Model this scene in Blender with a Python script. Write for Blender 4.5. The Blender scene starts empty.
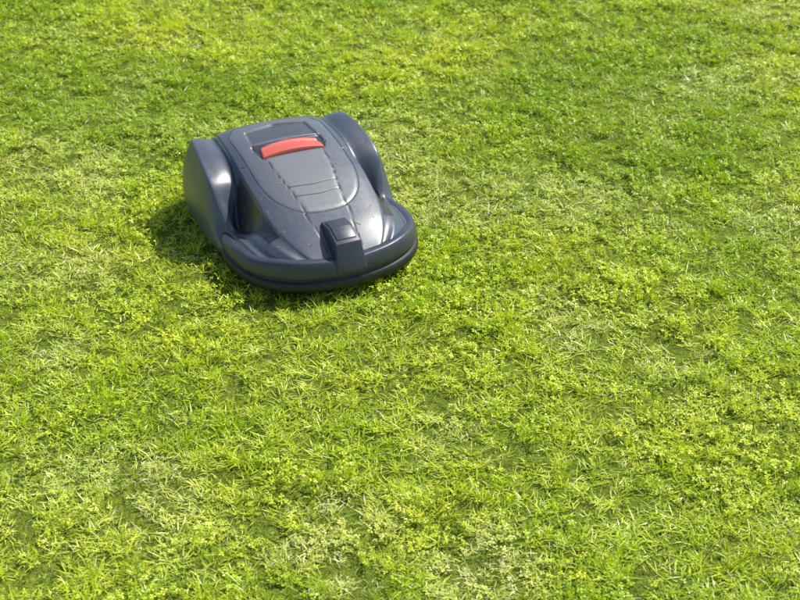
import bpy, bmesh, math, random
import numpy as np
from mathutils import Vector, Matrix
from mathutils.bvhtree import BVHTree
rng = np.random.default_rng(7)
random.seed(7)
scene = bpy.context.scene
COL = scene.collection

# ------------------------------------------------------------------ helpers
def vnoise(x, y, seed=0):
    xi = np.floor(x).astype(np.int64); yi = np.floor(y).astype(np.int64)
    fx = x - xi; fy = y - yi
    fx = fx*fx*(3-2*fx); fy = fy*fy*(3-2*fy)
    def h(a, b):
        n = (a*374761393 + b*668265263 + seed*1442695041) & 0xFFFFFFFF
        n = ((n ^ (n >> 13))*1274126177) & 0xFFFFFFFF
        n = (n ^ (n >> 16)) & 0xFFFF
        return n/65535.0
    return (h(xi, yi)*(1-fx)+h(xi+1, yi)*fx)*(1-fy)+(h(xi, yi+1)*(1-fx)+h(xi+1, yi+1)*fx)*fy
def fbm(x, y, scale, seed=0, octv=3):
    s = 0; a = 1; tot = 0
    for o in range(octv):
        s = s + a*vnoise(x*scale*2**o+17.3*o, y*scale*2**o-9.1*o, seed+o); tot += a; a *= .5
    return s/tot

def new_obj(name, verts, faces, mat=None, parent=None, smooth=True, link=True):
    me = bpy.data.meshes.new(name)
    me.from_pydata([tuple(v) for v in verts], [], [tuple(f) for f in faces])
    me.update()
    if smooth:
        me.polygons.foreach_set('use_smooth', [True]*len(me.polygons))
    ob = bpy.data.objects.new(name, me)
    if link: COL.objects.link(ob)
    if mat: me.materials.append(mat)
    if parent: ob.parent = parent
    return ob

def mk_mat(name):
    m = bpy.data.materials.new(name); m.use_nodes = True
    nt = m.node_tree; nt.nodes.clear()
    out = nt.nodes.new('ShaderNodeOutputMaterial')
    return m, nt, out
def N(nt, typ, **kw):
    n = nt.nodes.new(typ)
    for k, v in kw.items(): setattr(n, k, v)
    return n
def mixc(nt, fac, a, b, blend='MIX'):
    n = nt.nodes.new('ShaderNodeMix'); n.data_type = 'RGBA'; n.blend_type = blend
    for sock, val in ((n.inputs[0], fac), (n.inputs[6], a), (n.inputs[7], b)):
        if hasattr(val, 'links'): nt.links.new(val, sock)
        elif isinstance(val, (int, float)): sock.default_value = val
        else: sock.default_value = (*val, 1)
    return n.outputs[2]
def mathn(nt, op, a, b=0.0, clamp=False):
    n = nt.nodes.new('ShaderNodeMath'); n.operation = op; n.use_clamp = clamp
    for i, val in enumerate((a, b)):
        if hasattr(val, 'links'): nt.links.new(val, n.inputs[i])
        else: n.inputs[i].default_value = val
    return n.outputs[0]
def ramp(nt, fac, lo, hi):
    n = nt.nodes.new('ShaderNodeMapRange'); n.inputs[1].default_value = lo; n.inputs[2].default_value = hi
    nt.links.new(fac, n.inputs[0]); return n.outputs[0]
def noise(nt, vec, scale, detail=3, rough=.5):
    n = nt.nodes.new('ShaderNodeTexNoise'); n.inputs['Scale'].default_value = scale
    n.inputs['Detail'].default_value = detail; n.inputs['Roughness'].default_value = rough
    nt.links.new(vec, n.inputs['Vector']); return n.outputs['Fac']

# ------------------------------------------------------------------ materials
def plastic(name, col, rough, dust=.25, use_attr=False, bump=.15, spec=.5):
    m, nt, out = mk_mat(name)
    b = N(nt, 'ShaderNodeBsdfPrincipled'); nt.links.new(b.outputs[0], out.inputs[0])
    tc = N(nt, 'ShaderNodeTexCoord').outputs['Object']
    n1 = noise(nt, tc, 9, 4, .6); n2 = noise(nt, tc, 260, 2, .6); n3 = noise(nt, tc, 60, 4, .7)
    base = col
    if use_attr:
        at = N(nt, 'ShaderNodeAttribute', attribute_name='part')
        sep = N(nt, 'ShaderNodeSeparateColor'); nt.links.new(at.outputs['Color'], sep.inputs[0])
        c = mixc(nt, sep.outputs[0], col, (0.185, 0.190, 0.200))
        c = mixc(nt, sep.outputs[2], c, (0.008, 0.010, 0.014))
        base = mixc(nt, sep.outputs[1], c, (0.004, 0.004, 0.005))
    d = mathn(nt, 'MULTIPLY', ramp(nt, n1, .4, .75), ramp(nt, n3, .35, .75))
    d = mathn(nt, 'MULTIPLY', d, dust, True)
    c = mixc(nt, d, base, (0.20, 0.20, 0.19))
    sp = ramp(nt, n2, .70, .76)
    c = mixc(nt, mathn(nt, 'MULTIPLY', sp, dust*1.2), c, (0.30, 0.30, 0.26))
    nt.links.new(c, b.inputs['Base Color'])
    r = mathn(nt, 'ADD', mathn(nt, 'MULTIPLY', n3, .22), rough-.11)
    nt.links.new(r, b.inputs['Roughness'])
    b.inputs['Specular IOR Level'].default_value = spec
    bp = N(nt, 'ShaderNodeBump'); bp.inputs['Strength'].default_value = bump; bp.inputs['Distance'].default_value = .001
    nt.links.new(n2, bp.inputs['Height']); nt.links.new(bp.outputs[0], b.inputs['Normal'])
    return m
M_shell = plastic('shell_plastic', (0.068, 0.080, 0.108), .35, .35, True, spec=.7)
M_bump = plastic('bumper_plastic', (0.042, 0.050, 0.068), .38, .25)
M_black = plastic('black_rubber', (0.010, 0.010, 0.012), .55, .3)
M_nub = plastic('sensor_plastic', (0.042, 0.050, 0.068), .40, .2)
M_red = plastic('stop_button_plastic', (0.62, 0.115, 0.080), .38, .18)

# ------------------------------------------------------------------ MOWER
mower = bpy.data.objects.new('robotic_lawn_mower', None); COL.objects.link(mower)
MLOC = Vector((-0.294, 3.895, -0.006)); MYAW = math.radians(24.5)

def catmull(P, n):
    P = np.array(P, float); m = len(P)
    t = np.linspace(0, m-1, n); i = np.clip(t.astype(int), 0, m-2); f = (t-i)[:, None]
    g = lambda k: P[np.clip(k, 0, m-1)]
    p0, p1, p2, p3 = g(i-1), g(i), g(i+1), g(i+2)
    return .5*((2*p1)+(-p0+p2)*f+(2*p0-5*p1+4*p2-p3)*f**2+(-p0+3*p1-3*p2+p3)*f**3)
def bspl(P, n):
    P = np.concatenate([P[:1], P[:1], P, P[-1:], P[-1:]], 0); m = P.shape[0]
    t = np.linspace(0, m-3-1e-9, n); i = t.astype(int); f = t-i
    f = f.reshape((-1,)+(1,)*(P.ndim-1))
    return ((1-f)**3*P[i]+(3*f**3-6*f**2+4)*P[i+1]+(-3*f**3+3*f**2+3*f+1)*P[i+2]+f**3*P[i+3])/6
def grid_faces(a, b, flip=False):
    idx = np.arange(a*b).reshape(a, b)
    f = np.stack([idx[:-1, :-1], idx[1:, :-1], idx[1:, 1:], idx[:-1, 1:]], -1).reshape(-1, 4)
    return f[:, ::-1] if flip else f

# y, zc, we, ze, wv, zv, wr, zr, ws, zb
ST = [
 [-.370,.062,.080,.060,.092,.058,.102,.056,.110,.060],
 [-.368,.116,.084,.115,.096,.113,.108,.109,.117,.060],
 [-.348,.131,.106,.127,.134,.121,.152,.113,.166,.058],
 [-.310,.152,.129,.144,.164,.132,.200,.117,.212,.056],
 [-.268,.172,.146,.160,.182,.140,.221,.120,.240,.052],
 [-.220,.190,.158,.175,.191,.144,.231,.122,.258,.045],
 [-.160,.211,.166,.193,.200,.134,.236,.119,.268,.040],
 [-.105,.229,.169,.210,.206,.112,.238,.108,.272,.040],
 [-.060,.242,.170,.222,.208,.102,.243,.112,.277,.040],
 [-.015,.252,.170,.231,.200,.136,.254,.164,.282,.040],
 [.035,.262,.169,.241,.185,.200,.260,.215,.285,.040],
 [.110,.271,.167,.251,.178,.234,.257,.241,.286,.040],
 [.195,.273,.163,.254,.174,.240,.249,.254,.282,.040],
 [.270,.261,.158,.245,.170,.233,.237,.247,.272,.045],
 [.322,.216,.152,.202,.166,.192,.217,.202,.253,.050],
 [.350,.125,.146,.115,.162,.105,.194,.105,.227,.055],
 [.353,.060,.140,.060,.160,.060,.185,.060,.210,.058]]
NU, NV = 720, 560
R = catmull(ST, NU)
y, zc, we, ze, wv, zv, wr, zr, ws, zb = R.T
half = [
 (0*zc, zc), (.45*we, zc-.06*(zc-ze)), (.80*we, zc-.42*(zc-ze)), (.97*we, ze+.002), (we+.001, ze), (we+.003, ze-.003), (we+.5*(wv-we), .5*(ze+zv)),
 (wv-.001, zv+.008), (wv+.008, zv), (.5*(wv+wr), .45*zv+.55*zr+.003), (wr-.014, zr), (wr, zr+.001), (wr+.004, zr-.001), (wr+.010, zr-.012),
 (ws+.002, .62*zr+.38*zb), (ws+.006, .25*zr+.75*zb), (ws+.004, zb+.006), (ws-.008, zb)]
ctl = [(-a, b) for a, b in reversed(half[1:])]+half
C = np.stack([np.stack([a, b], -1) for a, b in ctl], 0)
S = bspl(C, NV)
X = S[..., 0].T; Z = S[..., 1].T; Y = np.repeat(y[:, None], NV, 1)

def seg_dist(px, py, pts):
    d = np.full(px.shape, 9.0)
    for (x0, y0), (x1, y1) in zip(pts[:-1], pts[1:]):
        dx, dy = x1-x0, y1-y0; L = dx*dx+dy*dy
        if L == 0: continue
        t = np.clip(((px-x0)*dx+(py-y0)*dy)/L, 0, 1)
        d = np.minimum(d, np.hypot(px-x0-t*dx, py-y0-t*dy))
    return d
def both(pts): return [pts, [(-a, b) for a, b in pts]]
a = np.linspace(0, math.pi, 60)
oval = [(.148, .20)]+[(.148*math.copysign(abs(math.cos(t))**.85, math.cos(t)), -.03-.185*math.sin(t)**.9) for t in a]+[(-.148, .20)]
back = [(-.148, .20), (-.12, .245), (0, .262), (.12, .245), (.148, .20)]
seams = [oval, back]
seams += both([(.088, .03), (.083, -.05), (.070, -.12), (.060, -.208)])
seams += [[(-.070, -.105), (0, -.112), (.070, -.105)], [(-.065, -.143), (0, -.150), (.065, -.143)]]
seams += both([(.100, .115), (.112, .07), (.088, .03)])
seams += both([(.066, -.208), (.052, -.30), (.050, -.34)])
seams += both([(.148, .03), (.168, .035)])
D = np.full(X.shape, 9.0)
for s in seams: D = np.minimum(D, seg_dist(X, Y, s))
tophood = (np.abs(X) < we[:, None]*1.0)
D = np.where(tophood, D, 9)
gro = np.clip(1.2-D/.0018, 0, 1)
def inside(px, py, poly):
    c = np.zeros(px.shape, bool); n = len(poly)
    for i in range(n):
        x0, y0 = poly[i]; x1, y1 = poly[(i+1) % n]
        if y0 == y1: continue
        cond = ((y0 > py) != (y1 > py)) & (px < (x1-x0)*(py-y0)/(y1-y0)+x0)
        c ^= cond
    return c
def soft(poly, wd=.004):
    m_ = inside(X, Y, poly) & tophood
    return m_*np.clip(seg_dist(X, Y, list(poly)+[poly[0]])/wd, 0, 1), m_
insS, ins = soft(oval+back[1:-1], .010)
lidS, lid = soft([(-.088, .03), (-.083, -.05), (-.07, -.12), (-.06, -.208), (.06, -.208), (.07, -.12), (.083, -.05), (.088, .03)], .012)
wellS, _ = soft([(-.112, .112), (-.108, .066), (-.098, .034), (.098, .034), (.108, .066), (.112, .112)])
hatS, hatch = soft([(-.105, .117), (-.098, .205), (0, .222), (.098, .205), (.105, .117), (0, .124)])
Z = Z-.0016*gro+.0008*lidS+.0008*insS-.005*wellS-.005*hatS
verts = np.stack([X, Y, Z], -1).reshape(-1, 3)
faces = grid_faces(NU, NV)
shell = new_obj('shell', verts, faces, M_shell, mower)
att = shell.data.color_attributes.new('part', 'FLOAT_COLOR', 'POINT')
ca = np.zeros((NU*NV, 4), np.float32); ca[:, 3] = 1
ca[:, 0] = (lid*1.0 + (ins & ~lid)*.40).reshape(-1)
ca[:, 1] = np.clip(gro*1.2, 0, 1).reshape(-1)
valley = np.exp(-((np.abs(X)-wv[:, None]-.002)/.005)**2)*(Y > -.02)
facet_shade = (np.abs(X) > we[:, None]+.006)*(np.abs(X) < wv[:, None]+.004+.024*np.clip(1-np.abs(Y+.07)/.09, 0, 1)) * (Y > -.25) * (Y < .02)  # self-shadow of the hood-side facets, painted near-black into the shell colour
ca[:, 2] = np.clip(valley+hatch*.4+facet_shade*.95+wellS*.8, 0, 1).reshape(-1)
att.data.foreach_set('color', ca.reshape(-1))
me = shell.data; me.update()
pz = sum(p.normal.z for p in list(me.polygons)[::997])
if pz < 0: me.flip_normals()
bvh = BVHTree.FromPolygons([tuple(v) for v in verts[:]], [tuple(f) for f in faces])
def surf(xx, yy):
    h = bvh.ray_cast(Vector((xx, yy, 1)), Vector((0, 0, -1)))
    return h[0].z if h[0] else .1

def draped(name, poly_fn, nu, nv, height, mat, rim=.12, zfun=None):
    V = []
    base = surf(0, .02)
    for i in range(nu):
        for j in range(nv):
            u = i/(nu-1); v = j/(nv-1); xx, yy = poly_fn(u, v)
            e = min(min(u, 1-u)*3, v, 1-v)/rim
            e = min(1, max(0, e)); e = math.sqrt(1-(1-e)**2)
            z = surf(xx, yy)-.003
            zt = base+.12*(yy-.02)-.9*xx*xx+height
            z = z+(zt-z)*e
            if zfun: z += zfun(u, v)*e
            V.append((xx, yy, z))
    o = new_obj(name, V, grid_faces(nu, nv), mat, mower)
    if sum(p.normal.z for p in o.data.polygons) < 0: o.data.flip_normals()
    return o
def btn(u, v):
    s = 2*u-1; w = .098-.009*v
    return (s*w, .040+.058*v-.003*s*s*(1-v)-0.012*s*s*v)
draped('stop_button', btn, 60, 40, .008, M_red, .08, lambda u, v: -.004*math.exp(-((v-.68)/.15)**2))
# front bumper
hp = [(0,-.388),(.10,-.376),(.172,-.348),(.226,-.302),(.258,-.242),(.272,-.172),(.276,-.11),(.270,-.05)]
path = catmull([(x, q) for x, q in reversed(hp)]+[(-x, q) for x, q in hp[1:]], 200)
tan = np.gradient(path, axis=0); tan /= np.linalg.norm(tan, axis=1)[:, None]
nor = np.stack([-tan[:, 1], tan[:, 0]], -1)
if (nor[100]*np.array([0, -1])).sum() < 0: nor = -nor
prof0 = [(-.052,.094),(-.036,.101),(-.020,.105),(-.007,.104),(.001,.096),(.005,.087),(.006,.079),(.001,.077),(-.001,.074),(.003,.071),(.009,.068),(.011,.056),(.009,.044),(.002,.036),(-.02,.034)]
V = []
prof = bspl(np.array(prof0), 46)
top = np.array([surf(*(path[k]-nor[k]*.036)) for k in range(200)])-.0055
top = np.clip(top, .094, .130)
kk = np.exp(-(np.arange(-24, 25)/9.0)**2); kk /= kk.sum()
top = np.convolve(np.pad(top, 24, mode='edge'), kk, mode='valid')
for k in range(200):
    q = abs(k-99.5)/99.5; tp = 1 if q < .74 else max(.0, math.sqrt(max(0, 1-((q-.74)/.26)**2)))
    for o, z in prof:
        oo = o if o < 0 else o*tp
        oo = oo-.007*(1-tp)
        zz = z+(top[k]-.102)*min(1, max(0, (z-.075)/.026))-.014*(1-tp)*(z-.04)/.07
        V.append((path[k][0]+nor[k][0]*oo, path[k][1]+nor[k][1]*oo, zz))
bo = new_obj('front_bumper', V, grid_faces(200, 46), M_bump, mower)
bo.data.materials.append(M_black)
for p in bo.data.polygons:
    j = min(p.vertices) % 46
    if prof[j][1] < .075: p.material_index = 1
bm = bmesh.new(); bm.from_mesh(bo.data); bmesh.ops.recalc_face_normals(bm, faces=bm.faces); bm.to_mesh(bo.data); bm.free()

def bevel_mesh(name, verts, faces, mat, w=.004, seg=3):
    o = new_obj(name, verts, faces, mat, mower)
    bm = bmesh.new(); bm.from_mesh(o.data)
    bmesh.ops.recalc_face_normals(bm, faces=bm.faces)
    bmesh.ops.bevel(bm, geom=list(bm.edges), offset=w, segments=seg, profile=.5, affect='EDGES')
    bm.to_mesh(o.data); bm.free()
    o.data.polygons.foreach_set('use_smooth', [True]*len(o.data.polygons))
    return o
def prism(profile_yz, w0, w1):
    n = len(profile_yz); V = []
    for s in (-1, 1):
        for (yy, zz) in profile_yz:
            ww = w0+(w1-w0)*np.clip((zz-.08)/.1, 0, 1); V.append((s*ww, yy, zz))
    F = [tuple(range(n)), tuple(range(2*n-1, n-1, -1))]
    for i in range(n): F.append((i, n+i, n+(i+1) % n, (i+1) % n))
    return V, F
Vn, Fn = prism([(-.250, .150), (-.257, .184), (-.310, .188), (-.368, .168), (-.398, .092), (-.30, .09)], .046, .037)
bevel_mesh('front_sensor_housing', Vn, Fn, M_nub, .004, 3)
Vn, Fn = prism([(-.270, .178), (-.272, .189), (-.312, .191), (-.356, .175), (-.356, .160)], .030, .029)
bevel_mesh('sensor_cap', Vn, Fn, M_bump, .002, 2)

# grass clippings lying on the shell
Vc = []; Fc = []
for k in range(40):
    for _ in range(20):
        cx = random.uniform(-.20, .20); cy = random.uniform(-.31, .24)
        if random.random() < .25+.75*(cy < -.2): break
    L_ = random.uniform(.004, .011); az = random.uniform(0, 6.28); wv_ = random.uniform(.0005, .0010)
    dx, dy = math.cos(az)*L_/2, math.sin(az)*L_/2; sx, sy = -math.sin(az)*wv_, math.cos(az)*wv_
    i0 = len(Vc)
    for (qx, qy) in ((-dx-sx, -dy-sy), (dx-sx, dy-sy), (dx+sx, dy+sy), (-dx+sx, -dy+sy)):
        Vc.append((cx+qx, cy+qy, surf(cx+qx, cy+qy)+.0014))
    Fc.append((i0, i0+1, i0+2, i0+3))
mc, nt, out = mk_mat('cut_grass'); b = N(nt, 'ShaderNodeBsdfPrincipled'); nt.links.new(b.outputs[0], out.inputs[0])
tc = N(nt, 'ShaderNodeTexCoord').outputs['Object']
nt.links.new(mixc(nt, ramp(nt, noise(nt, tc, 30, 2), .4, .6), (.16, .22, .04), (.32, .30, .15)), b.inputs['Base Color']); b.inputs['Roughness'].default_value = .6
new_obj('grass_clippings', Vc, Fc, mc, mower, smooth=False)

def ringloft(name, rings, mat, n=80):
    V = []; F = []
    for (hw, hl, cy, z) in rings:
        for k in range(n):
            t = 2*math.pi*k/n; c, s = math.cos(t), math.sin(t)
            V.append((hw*math.copysign(abs(c)**.6, c), cy+hl*math.copysign(abs(s)**.6, s), z))
    for r in range(len(rings)-1):
        for k in range(n):
            F.append((r*n+k, r*n+(k+1) % n, (r+1)*n+(k+1) % n, (r+1)*n+k))
    F.append(tuple(range(n-1, -1, -1)))
    F.append(tuple(range((len(rings)-1)*n, len(rings)*n)))
    return new_obj(name, V, F, mat, mower, smooth=False)
ringloft('chassis', [(.20, .28, 0, .032), (.235, .315, 0, .045), (.238, .318, 0, .075), (.20, .30, 0, .09)], M_black)
def wheel(name, x, yy, r, w):
    prof = [(-w/2, r*.55), (-w/2, r*.88), (-w*.36, r*.98), (0, r), (w*.36, r*.98), (w/2, r*.88), (w/2, r*.55), (w*.3, r*.5), (w*.3, .01)]
    n = 60; V = []
    for k in range(n):
        t = 2*math.pi*k/n
        for j, (o, rr) in enumerate(prof):
            q = rr*(1-.045*(k % 4 < 2)*(2 <= j <= 4)); V.append((x+o, yy+q*math.cos(t), r*.98+q*math.sin(t)))
    m = len(prof); F = []
    for k in range(n):
        for j in range(m-1):
            F.append((k*m+j, ((k+1) % n)*m+j, ((k+1) % n)*m+j+1, k*m+j+1))
    return new_obj(name, V, F, M_black, mower, smooth=False)
wheel('rear_wheel_left', -.225, .14, .098, .045); wheel('rear_wheel_right', .225, .14, .098, .045)
wheel('caster_left', -.12, -.22, .04, .03); wheel('caster_right', .12, -.22, .04, .03)
mower.location = MLOC; mower.rotation_euler = (0, 0, MYAW)

# ------------------------------------------------------------------ GROUND
def gh(x, y):
    r = np.hypot(x, y-4)
    return (.030*(fbm(x, y, .9, 5, 3)-.5)+.010*(fbm(x, y, 5, 9, 2)-.5))*np.clip((30-r)/20, 0, 1)
core = np.linspace(-7, 7, 281)
ext = 7*np.power(1.22, np.arange(1, 30))
ax = np.concatenate([-ext[::-1], core, ext])
gx, gy = np.meshgrid(ax, ax+4.0, indexing='ij')
under = np.clip(1-np.hypot(gx-MLOC.x, gy-MLOC.y)/.7, 0, 1)
gz = gh(gx, gy)*(1-np.clip(under*2, 0, 1))
ground = new_obj('lawn_ground', np.stack([gx, gy, gz], -1).reshape(-1, 3), grid_faces(len(ax), len(ax)))
if ground.data.polygons[1000].normal.z < 0: ground.data.flip_normals()
m, nt, out = mk_mat('lawn_soil_and_turf')
b = N(nt, 'ShaderNodeBsdfPrincipled'); nt.links.new(b.outputs[0], out.inputs[0])
pos = N(nt, 'ShaderNodeNewGeometry').outputs['Position']
na = noise(nt, pos, 1.2, 3); nb = noise(nt, pos, 45, 4, .7); nc = noise(nt, pos, 220, 2, .6)
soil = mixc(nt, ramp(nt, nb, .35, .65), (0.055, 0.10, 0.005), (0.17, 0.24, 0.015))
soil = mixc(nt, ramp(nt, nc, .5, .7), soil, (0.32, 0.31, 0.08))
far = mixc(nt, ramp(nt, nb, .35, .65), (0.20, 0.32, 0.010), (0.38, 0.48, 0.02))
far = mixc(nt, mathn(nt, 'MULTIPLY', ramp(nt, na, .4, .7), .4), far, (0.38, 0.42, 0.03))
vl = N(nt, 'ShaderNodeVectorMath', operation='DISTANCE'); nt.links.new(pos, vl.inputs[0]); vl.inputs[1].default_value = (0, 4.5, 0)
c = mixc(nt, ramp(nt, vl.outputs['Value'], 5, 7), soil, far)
nt.links.new(c, b.inputs['Base Color']); b.inputs['Roughness'].default_value = .95
b.inputs['Specular IOR Level'].default_value = .1
bp = N(nt, 'ShaderNodeBump'); bp.inputs['Distance'].default_value = .02; nt.links.new(nb, bp.inputs['Height']); nt.links.new(bp.outputs[0], b.inputs['Normal'])
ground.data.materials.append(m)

# ------------------------------------------------------------------ GRASS
m_grass, nt, out = mk_mat('grass_blades')
at = N(nt, 'ShaderNodeAttribute', attribute_name='tint'); sep = N(nt, 'ShaderNodeSeparateColor'); nt.links.new(at.outputs['Color'], sep.inputs[0])
dry = N(nt, 'ShaderNodeAttribute', attribute_name='dry', attribute_type='INSTANCER').outputs['Fac']
lush = N(nt, 'ShaderNodeAttribute', attribute_name='lush', attribute_type='INSTANCER').outputs['Fac']
pos = N(nt, 'ShaderNodeNewGeometry').outputs['Position']
n1 = noise(nt, pos, 1.5, 3, .6); n2 = noise(nt, pos, 14, 3, .6)
c = mixc(nt, sep.outputs[0], (0.30, 0.51, 0.004), (0.94, 0.98, 0.085))
c = mixc(nt, mathn(nt, 'MULTIPLY', ramp(nt, n1, .40, .66), .50), c, (0.93, 0.93, 0.09))
c = mixc(nt, mathn(nt, 'MULTIPLY', ramp(nt, n2, .5, .72), .26), c, (0.27, 0.49, 0.006))
c = mixc(nt, mathn(nt, 'MULTIPLY', lush, .50), c, (0.22, 0.44, 0.008))
c = mixc(nt, mathn(nt, 'MULTIPLY', dry, .65), c, (0.92, 0.90, 0.42))
c = mixc(nt, sep.outputs[1], c, (0.88, 0.82, 0.46))
b = N(nt, 'ShaderNodeBsdfPrincipled'); nt.links.new(c, b.inputs['Base Color']); b.inputs['Roughness'].default_value = .36
b.inputs['Specular IOR Level'].default_value = .48
tr = N(nt, 'ShaderNodeBsdfTranslucent')
nt.links.new(mixc(nt, 1.0, c, (1.0, 1.0, .35), 'MULTIPLY'), tr.inputs[0])
mx_ = N(nt, 'ShaderNodeMixShader'); mx_.inputs[0].default_value = .35
nt.links.new(b.outputs[0], mx_.inputs[1]); nt.links.new(tr.outputs[0], mx_.inputs[2]); nt.links.new(mx_.outputs[0], out.inputs[0])

src = bpy.data.collections.new('grass_tuft_sources')
def tuft(name, kind):
    V = []; F = []; T = []
    def blade(bx, by, az, L, w, lean, curve, droop, t, straw):
        i0 = len(V); dx, dy = math.cos(az), math.sin(az)
        tw = random.gauss(0, .5); sx, sy = -math.sin(az+tw), math.cos(az+tw)
        tz = random.gauss(0, .35)
        for s, ww in ((0, .8), (.55, 1), (1, 0)):
            hh = L*(lean*s+curve*s*s); zz = L*(s*(1-.3*lean)-droop*s*s)-.002
            if ww:
                for q in (-1, 1):
                    V.append((bx+dx*hh+q*sx*w*ww/2, by+dy*hh+q*sy*w*ww/2, max(zz, .001)+q*tz*w/2)); T.append((t, straw, s))
            else:
                V.append((bx+dx*hh, by+dy*hh, max(zz, .001))); T.append((t, straw, s))
        F.extend([(i0, i0+1, i0+3, i0+2), (i0+2, i0+3, i0+4)])
    tn = lambda: min(1, max(0, random.gauss(.5, .34)))
    if kind == 'grass':
        for k in range(24):
            r = abs(random.gauss(0, .015)); a0 = random.uniform(0, 6.283); az = a0+random.gauss(0, 1.0)
            L = random.uniform(.012, .028)
            blade(r*math.cos(a0), r*math.sin(a0), az, L, random.uniform(.0015, .0030), random.uniform(.1, 1.0)+r*10, random.uniform(.1, .6), random.uniform(.05, .5), tn(), 0)
        for k in range(2):
            a0 = random.uniform(0, 6.283)
            blade(.02*math.cos(a0), .02*math.sin(a0), random.uniform(0, 6.28), .022, .002, .9, .3, .5, .5, 1 if random.random() < .5 else .4)
    elif kind == 'straw':
        for k in range(22):
            a0 = random.uniform(0, 6.283); r = random.uniform(0, .026)
            blade(r*math.cos(a0), r*math.sin(a0), random.uniform(0, 6.28), random.uniform(.012, .028), random.uniform(.0013, .0024), random.uniform(.6, 1.1), random.uniform(-.1, .3), random.uniform(.3, .6), random.random(), random.uniform(.4, 1) if random.random() < .6 else 0)
    else:
        for k in range(9):
            a0 = random.uniform(0, 6.283); r = .030*math.sqrt(random.random()); cx, cy = r*math.cos(a0), r*math.sin(a0)
            cz = random.uniform(.010, .022); R0 = random.uniform(.0034, .0066); t = tn()
            tilt = Matrix.Rotation(random.gauss(0, .5), 3, 'X') @ Matrix.Rotation(random.gauss(0, .5), 3, 'Y')
            ph = random.uniform(0, 6.28)
            for l in range(3):
                an = ph+l*2.094; i0 = len(V)
                pts = [(0, 0, 0), (.75, -.48, .12), (1.25, -.2, .02), (1.25, .2, .02), (.75, .48, .12)]
                for (px, py, pz) in pts:
                    v = Vector((px*math.cos(an)-py*math.sin(an), px*math.sin(an)+py*math.cos(an), pz))*R0
                    v = tilt @ v; V.append((cx+v.x, cy+v.y, cz+v.z)); T.append((t, 0, .9))
                F.append((i0, i0+1, i0+2, i0+3, i0+4))
        for k in range(10):
            a0 = random.uniform(0, 6.283); r = .024*random.random()
            blade(r*math.cos(a0), r*math.sin(a0), a0+random.gauss(0, 1), random.uniform(.012, .026), random.uniform(.0016, .003), random.uniform(.1, 1), .3, .3, tn(), 0)
    o = new_obj(name, V, F, m_grass, None, smooth=False, link=False)
    at = o.data.color_attributes.new('tint', 'FLOAT_COLOR', 'POINT')
    at.data.foreach_set('color', np.array([(a, b_, c_, 1) for a, b_, c_ in T], np.float32).reshape(-1))
    src.objects.link(o)
NG, NC, NS = 18, 12, 6
for i in range(NG): tuft('a_grass_%02d' % i, 'grass')
for i in range(NC): tuft('b_clover_%02d' % i, 'clover')
for i in range(NS): tuft('c_straw_%02d' % i, 'straw')

def scatter(x0, x1, y0, y1, dens):
    n = int((x1-x0)*(y1-y0)*dens)
    return np.stack([rng.uniform(x0, x1, n), rng.uniform(y0, y1, n)], -1)
P1 = scatter(-2.8, 2.8, 1.7, 7.6, 1200)
P2 = scatter(-7, 7, -1, 12, 300)
P2 = P2[~((abs(P2[:, 0]) < 2.8) & (P2[:, 1] > 1.7) & (P2[:, 1] < 7.6))]
P = np.concatenate([P1, P2]); big = np.concatenate([np.ones(len(P1)), np.full(len(P2), 1.7)])
px, py = P.T
CAMH = 2.2; PITCH = math.radians(32)
# sparse, bleached spots of the lawn: world x, y, radius, strength
DRY = [(-.60,2.71,.11,.6),(-.93,3.28,.09,.4),(-.16,2.49,.10,.8),(.21,2.41,.10,.7),(.44,3.42,.10,.5),(.13,2.88,.08,.35),(1.17,4.00,.12,.35),(-.66,2.59,.07,.35),(.77,4.07,.12,.35),(.70,3.19,.08,.35)]
dryv = .40*np.clip((fbm(px, py, 2.2, 31, 3)-.59)*6, 0, 1)
dryn = fbm(px, py, 9, 77, 2)
for (wx, wy, r, s) in DRY:
    d = np.hypot((px-wx), (py-wy)*.8)/r
    dryv = np.maximum(dryv, s*np.clip(1.5-d-(dryn-.5)*2.4, 0, 1))
lushv = np.clip((fbm(px*.7, py*1.3, 1.7, 141, 4)-.49)*5+(rng.random(len(px))-.5)*.5, 0, 1)*(1-dryv)
clov = fbm(px, py, 4.0, 51, 3)+.5*(rng.random(len(px))-.5)+.05*lushv
hn = fbm(px, py, 16, 91, 3); hn2 = fbm(px, py, 1.8, 13, 2)
idx = rng.integers(0, NG, len(px))
isc = clov > .57
idx = np.where(isc, NG+rng.integers(0, NC, len(px)), idx)
iss = rng.random(len(px)) < (.03+.6*dryv)
idx = np.where(iss, NG+NC+rng.integers(0, NS, len(px)), idx)
hs = .42+1.35*np.clip((hn-.28)/.44, 0, 1)*(.8+.4*hn2)
hs = hs*(1-.35*dryv)
ca_, sa_ = math.cos(MYAW), math.sin(MYAW)
lx = (px-MLOC.x)*ca_+(py-MLOC.y)*sa_; ly = -(px-MLOC.x)*sa_+(py-MLOC.y)*ca_
rr_ = ((abs(lx)/.285)**4+(abs(ly)/.375)**4)**.25
hs = np.where(rr_ < .88, .45, hs)
hs = np.where((rr_ >= .93) & (rr_ < 1.12), np.maximum(hs, 1.4), hs)
under = np.clip(1-np.hypot(px-MLOC.x, py-MLOC.y)/.7, 0, 1)
pz = gh(px, py)*(1-np.clip(under*2, 0, 1))
sw = rng.uniform(.8, 1.25, len(px))*big
grass = new_obj('lawn_grass', np.stack([px, py, pz], -1), [], None, None, smooth=False)
gm = grass.data
def addat(nm, typ, arr, fld):
    a_ = gm.attributes.new(nm, typ, 'POINT'); a_.data.foreach_set(fld, np.ascontiguousarray(arr).reshape(-1))
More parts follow.
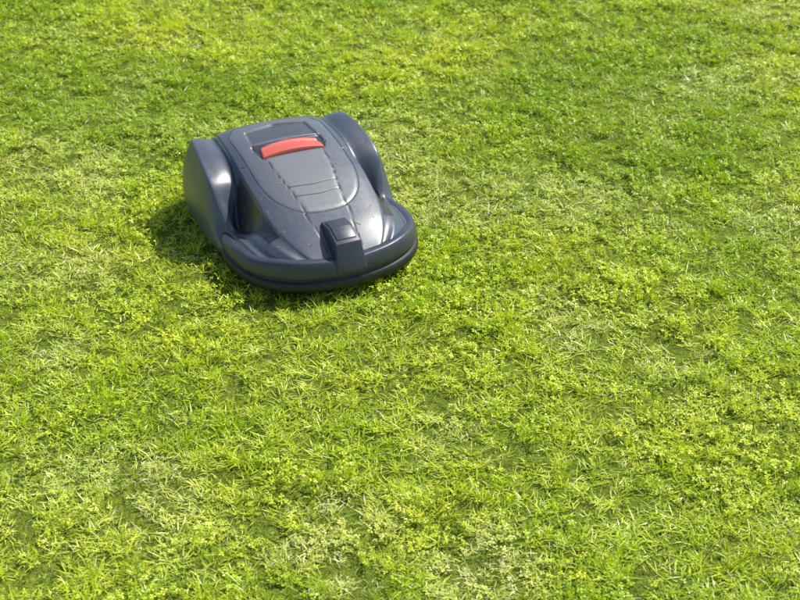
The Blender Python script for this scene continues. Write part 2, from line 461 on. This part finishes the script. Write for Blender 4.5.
addat('rot', 'FLOAT_VECTOR', np.stack([rng.normal(0, .18, len(px)), rng.normal(0, .18, len(px)), rng.uniform(0, 6.283, len(px))], -1).astype(np.float32), 'vector')
addat('scl', 'FLOAT_VECTOR', np.stack([sw, sw, hs*np.sqrt(big)], -1).astype(np.float32), 'vector')
addat('idx', 'INT', idx.astype(np.int32), 'value')
addat('dry', 'FLOAT', dryv.astype(np.float32), 'value')
addat('lush', 'FLOAT', lushv.astype(np.float32), 'value')
ng = bpy.data.node_groups.new('scatter_grass', 'GeometryNodeTree')
ng.interface.new_socket('Geometry', in_out='INPUT', socket_type='NodeSocketGeometry')
ng.interface.new_socket('Geometry', in_out='OUTPUT', socket_type='NodeSocketGeometry')
gi = ng.nodes.new('NodeGroupInput'); go = ng.nodes.new('NodeGroupOutput')
iop = ng.nodes.new('GeometryNodeInstanceOnPoints')
ci = ng.nodes.new('GeometryNodeCollectionInfo'); ci.inputs['Collection'].default_value = src
ci.inputs['Separate Children'].default_value = True; ci.inputs['Reset Children'].default_value = True
def na_(nm, t):
    n = ng.nodes.new('GeometryNodeInputNamedAttribute'); n.data_type = t; n.inputs[0].default_value = nm
    return n.outputs['Attribute']
e2r = ng.nodes.new('FunctionNodeEulerToRotation')
L = ng.links.new
L(gi.outputs[0], iop.inputs['Points']); L(ci.outputs[0], iop.inputs['Instance']); iop.inputs['Pick Instance'].default_value = True
L(na_('idx', 'INT'), iop.inputs['Instance Index']); L(na_('rot', 'FLOAT_VECTOR'), e2r.inputs[0]); L(e2r.outputs[0], iop.inputs['Rotation'])
L(na_('scl', 'FLOAT_VECTOR'), iop.inputs['Scale']); L(iop.outputs[0], go.inputs[0])
md = grass.modifiers.new('scatter', 'NODES'); md.node_group = ng

# ------------------------------------------------------------------ LIGHT
SD = Vector((.81, .585, 0)).normalized(); EL = math.radians(53)
sun_dir = Vector((SD.x*math.cos(EL), SD.y*math.cos(EL), math.sin(EL)))
sl = bpy.data.lights.new('sun', 'SUN'); sl.energy = 5; sl.angle = math.radians(.5); sl.color = (1, .97, .90)
so = bpy.data.objects.new('sun', sl); COL.objects.link(so)
so.rotation_euler = sun_dir.to_track_quat('Z', 'Y').to_euler(); so.location = (4, 6, 8)
wd = bpy.data.worlds.new('World'); scene.world = wd; wd.use_nodes = True
nt = wd.node_tree; nt.nodes.clear()
sky = nt.nodes.new('ShaderNodeTexSky'); sky.sky_type = 'NISHITA'; sky.sun_disc = False
sky.sun_elevation = EL; sky.sun_rotation = math.atan2(SD.x, SD.y)
bg = nt.nodes.new('ShaderNodeBackground'); bg.inputs[1].default_value = .14
ow = nt.nodes.new('ShaderNodeOutputWorld'); nt.links.new(sky.outputs[0], bg.inputs[0]); nt.links.new(bg.outputs[0], ow.inputs[0])

# ------------------------------------------------------------------ CAMERA
cd = bpy.data.cameras.new('camera'); cam = bpy.data.objects.new('camera', cd); COL.objects.link(cam)
cam.location = (0, 0, CAMH); cam.rotation_euler = (math.pi/2-PITCH, 0, 0)
cd.sensor_width = 36; cd.angle = math.radians(30); cd.clip_end = 3000
cd.dof.use_dof = True; cd.dof.focus_distance = 3.9; cd.dof.aperture_fstop = 5.6
scene.camera = cam
scene.view_settings.view_transform = 'Standard'; scene.view_settings.look = 'None'; scene.view_settings.exposure = 0
print('instances', len(px))
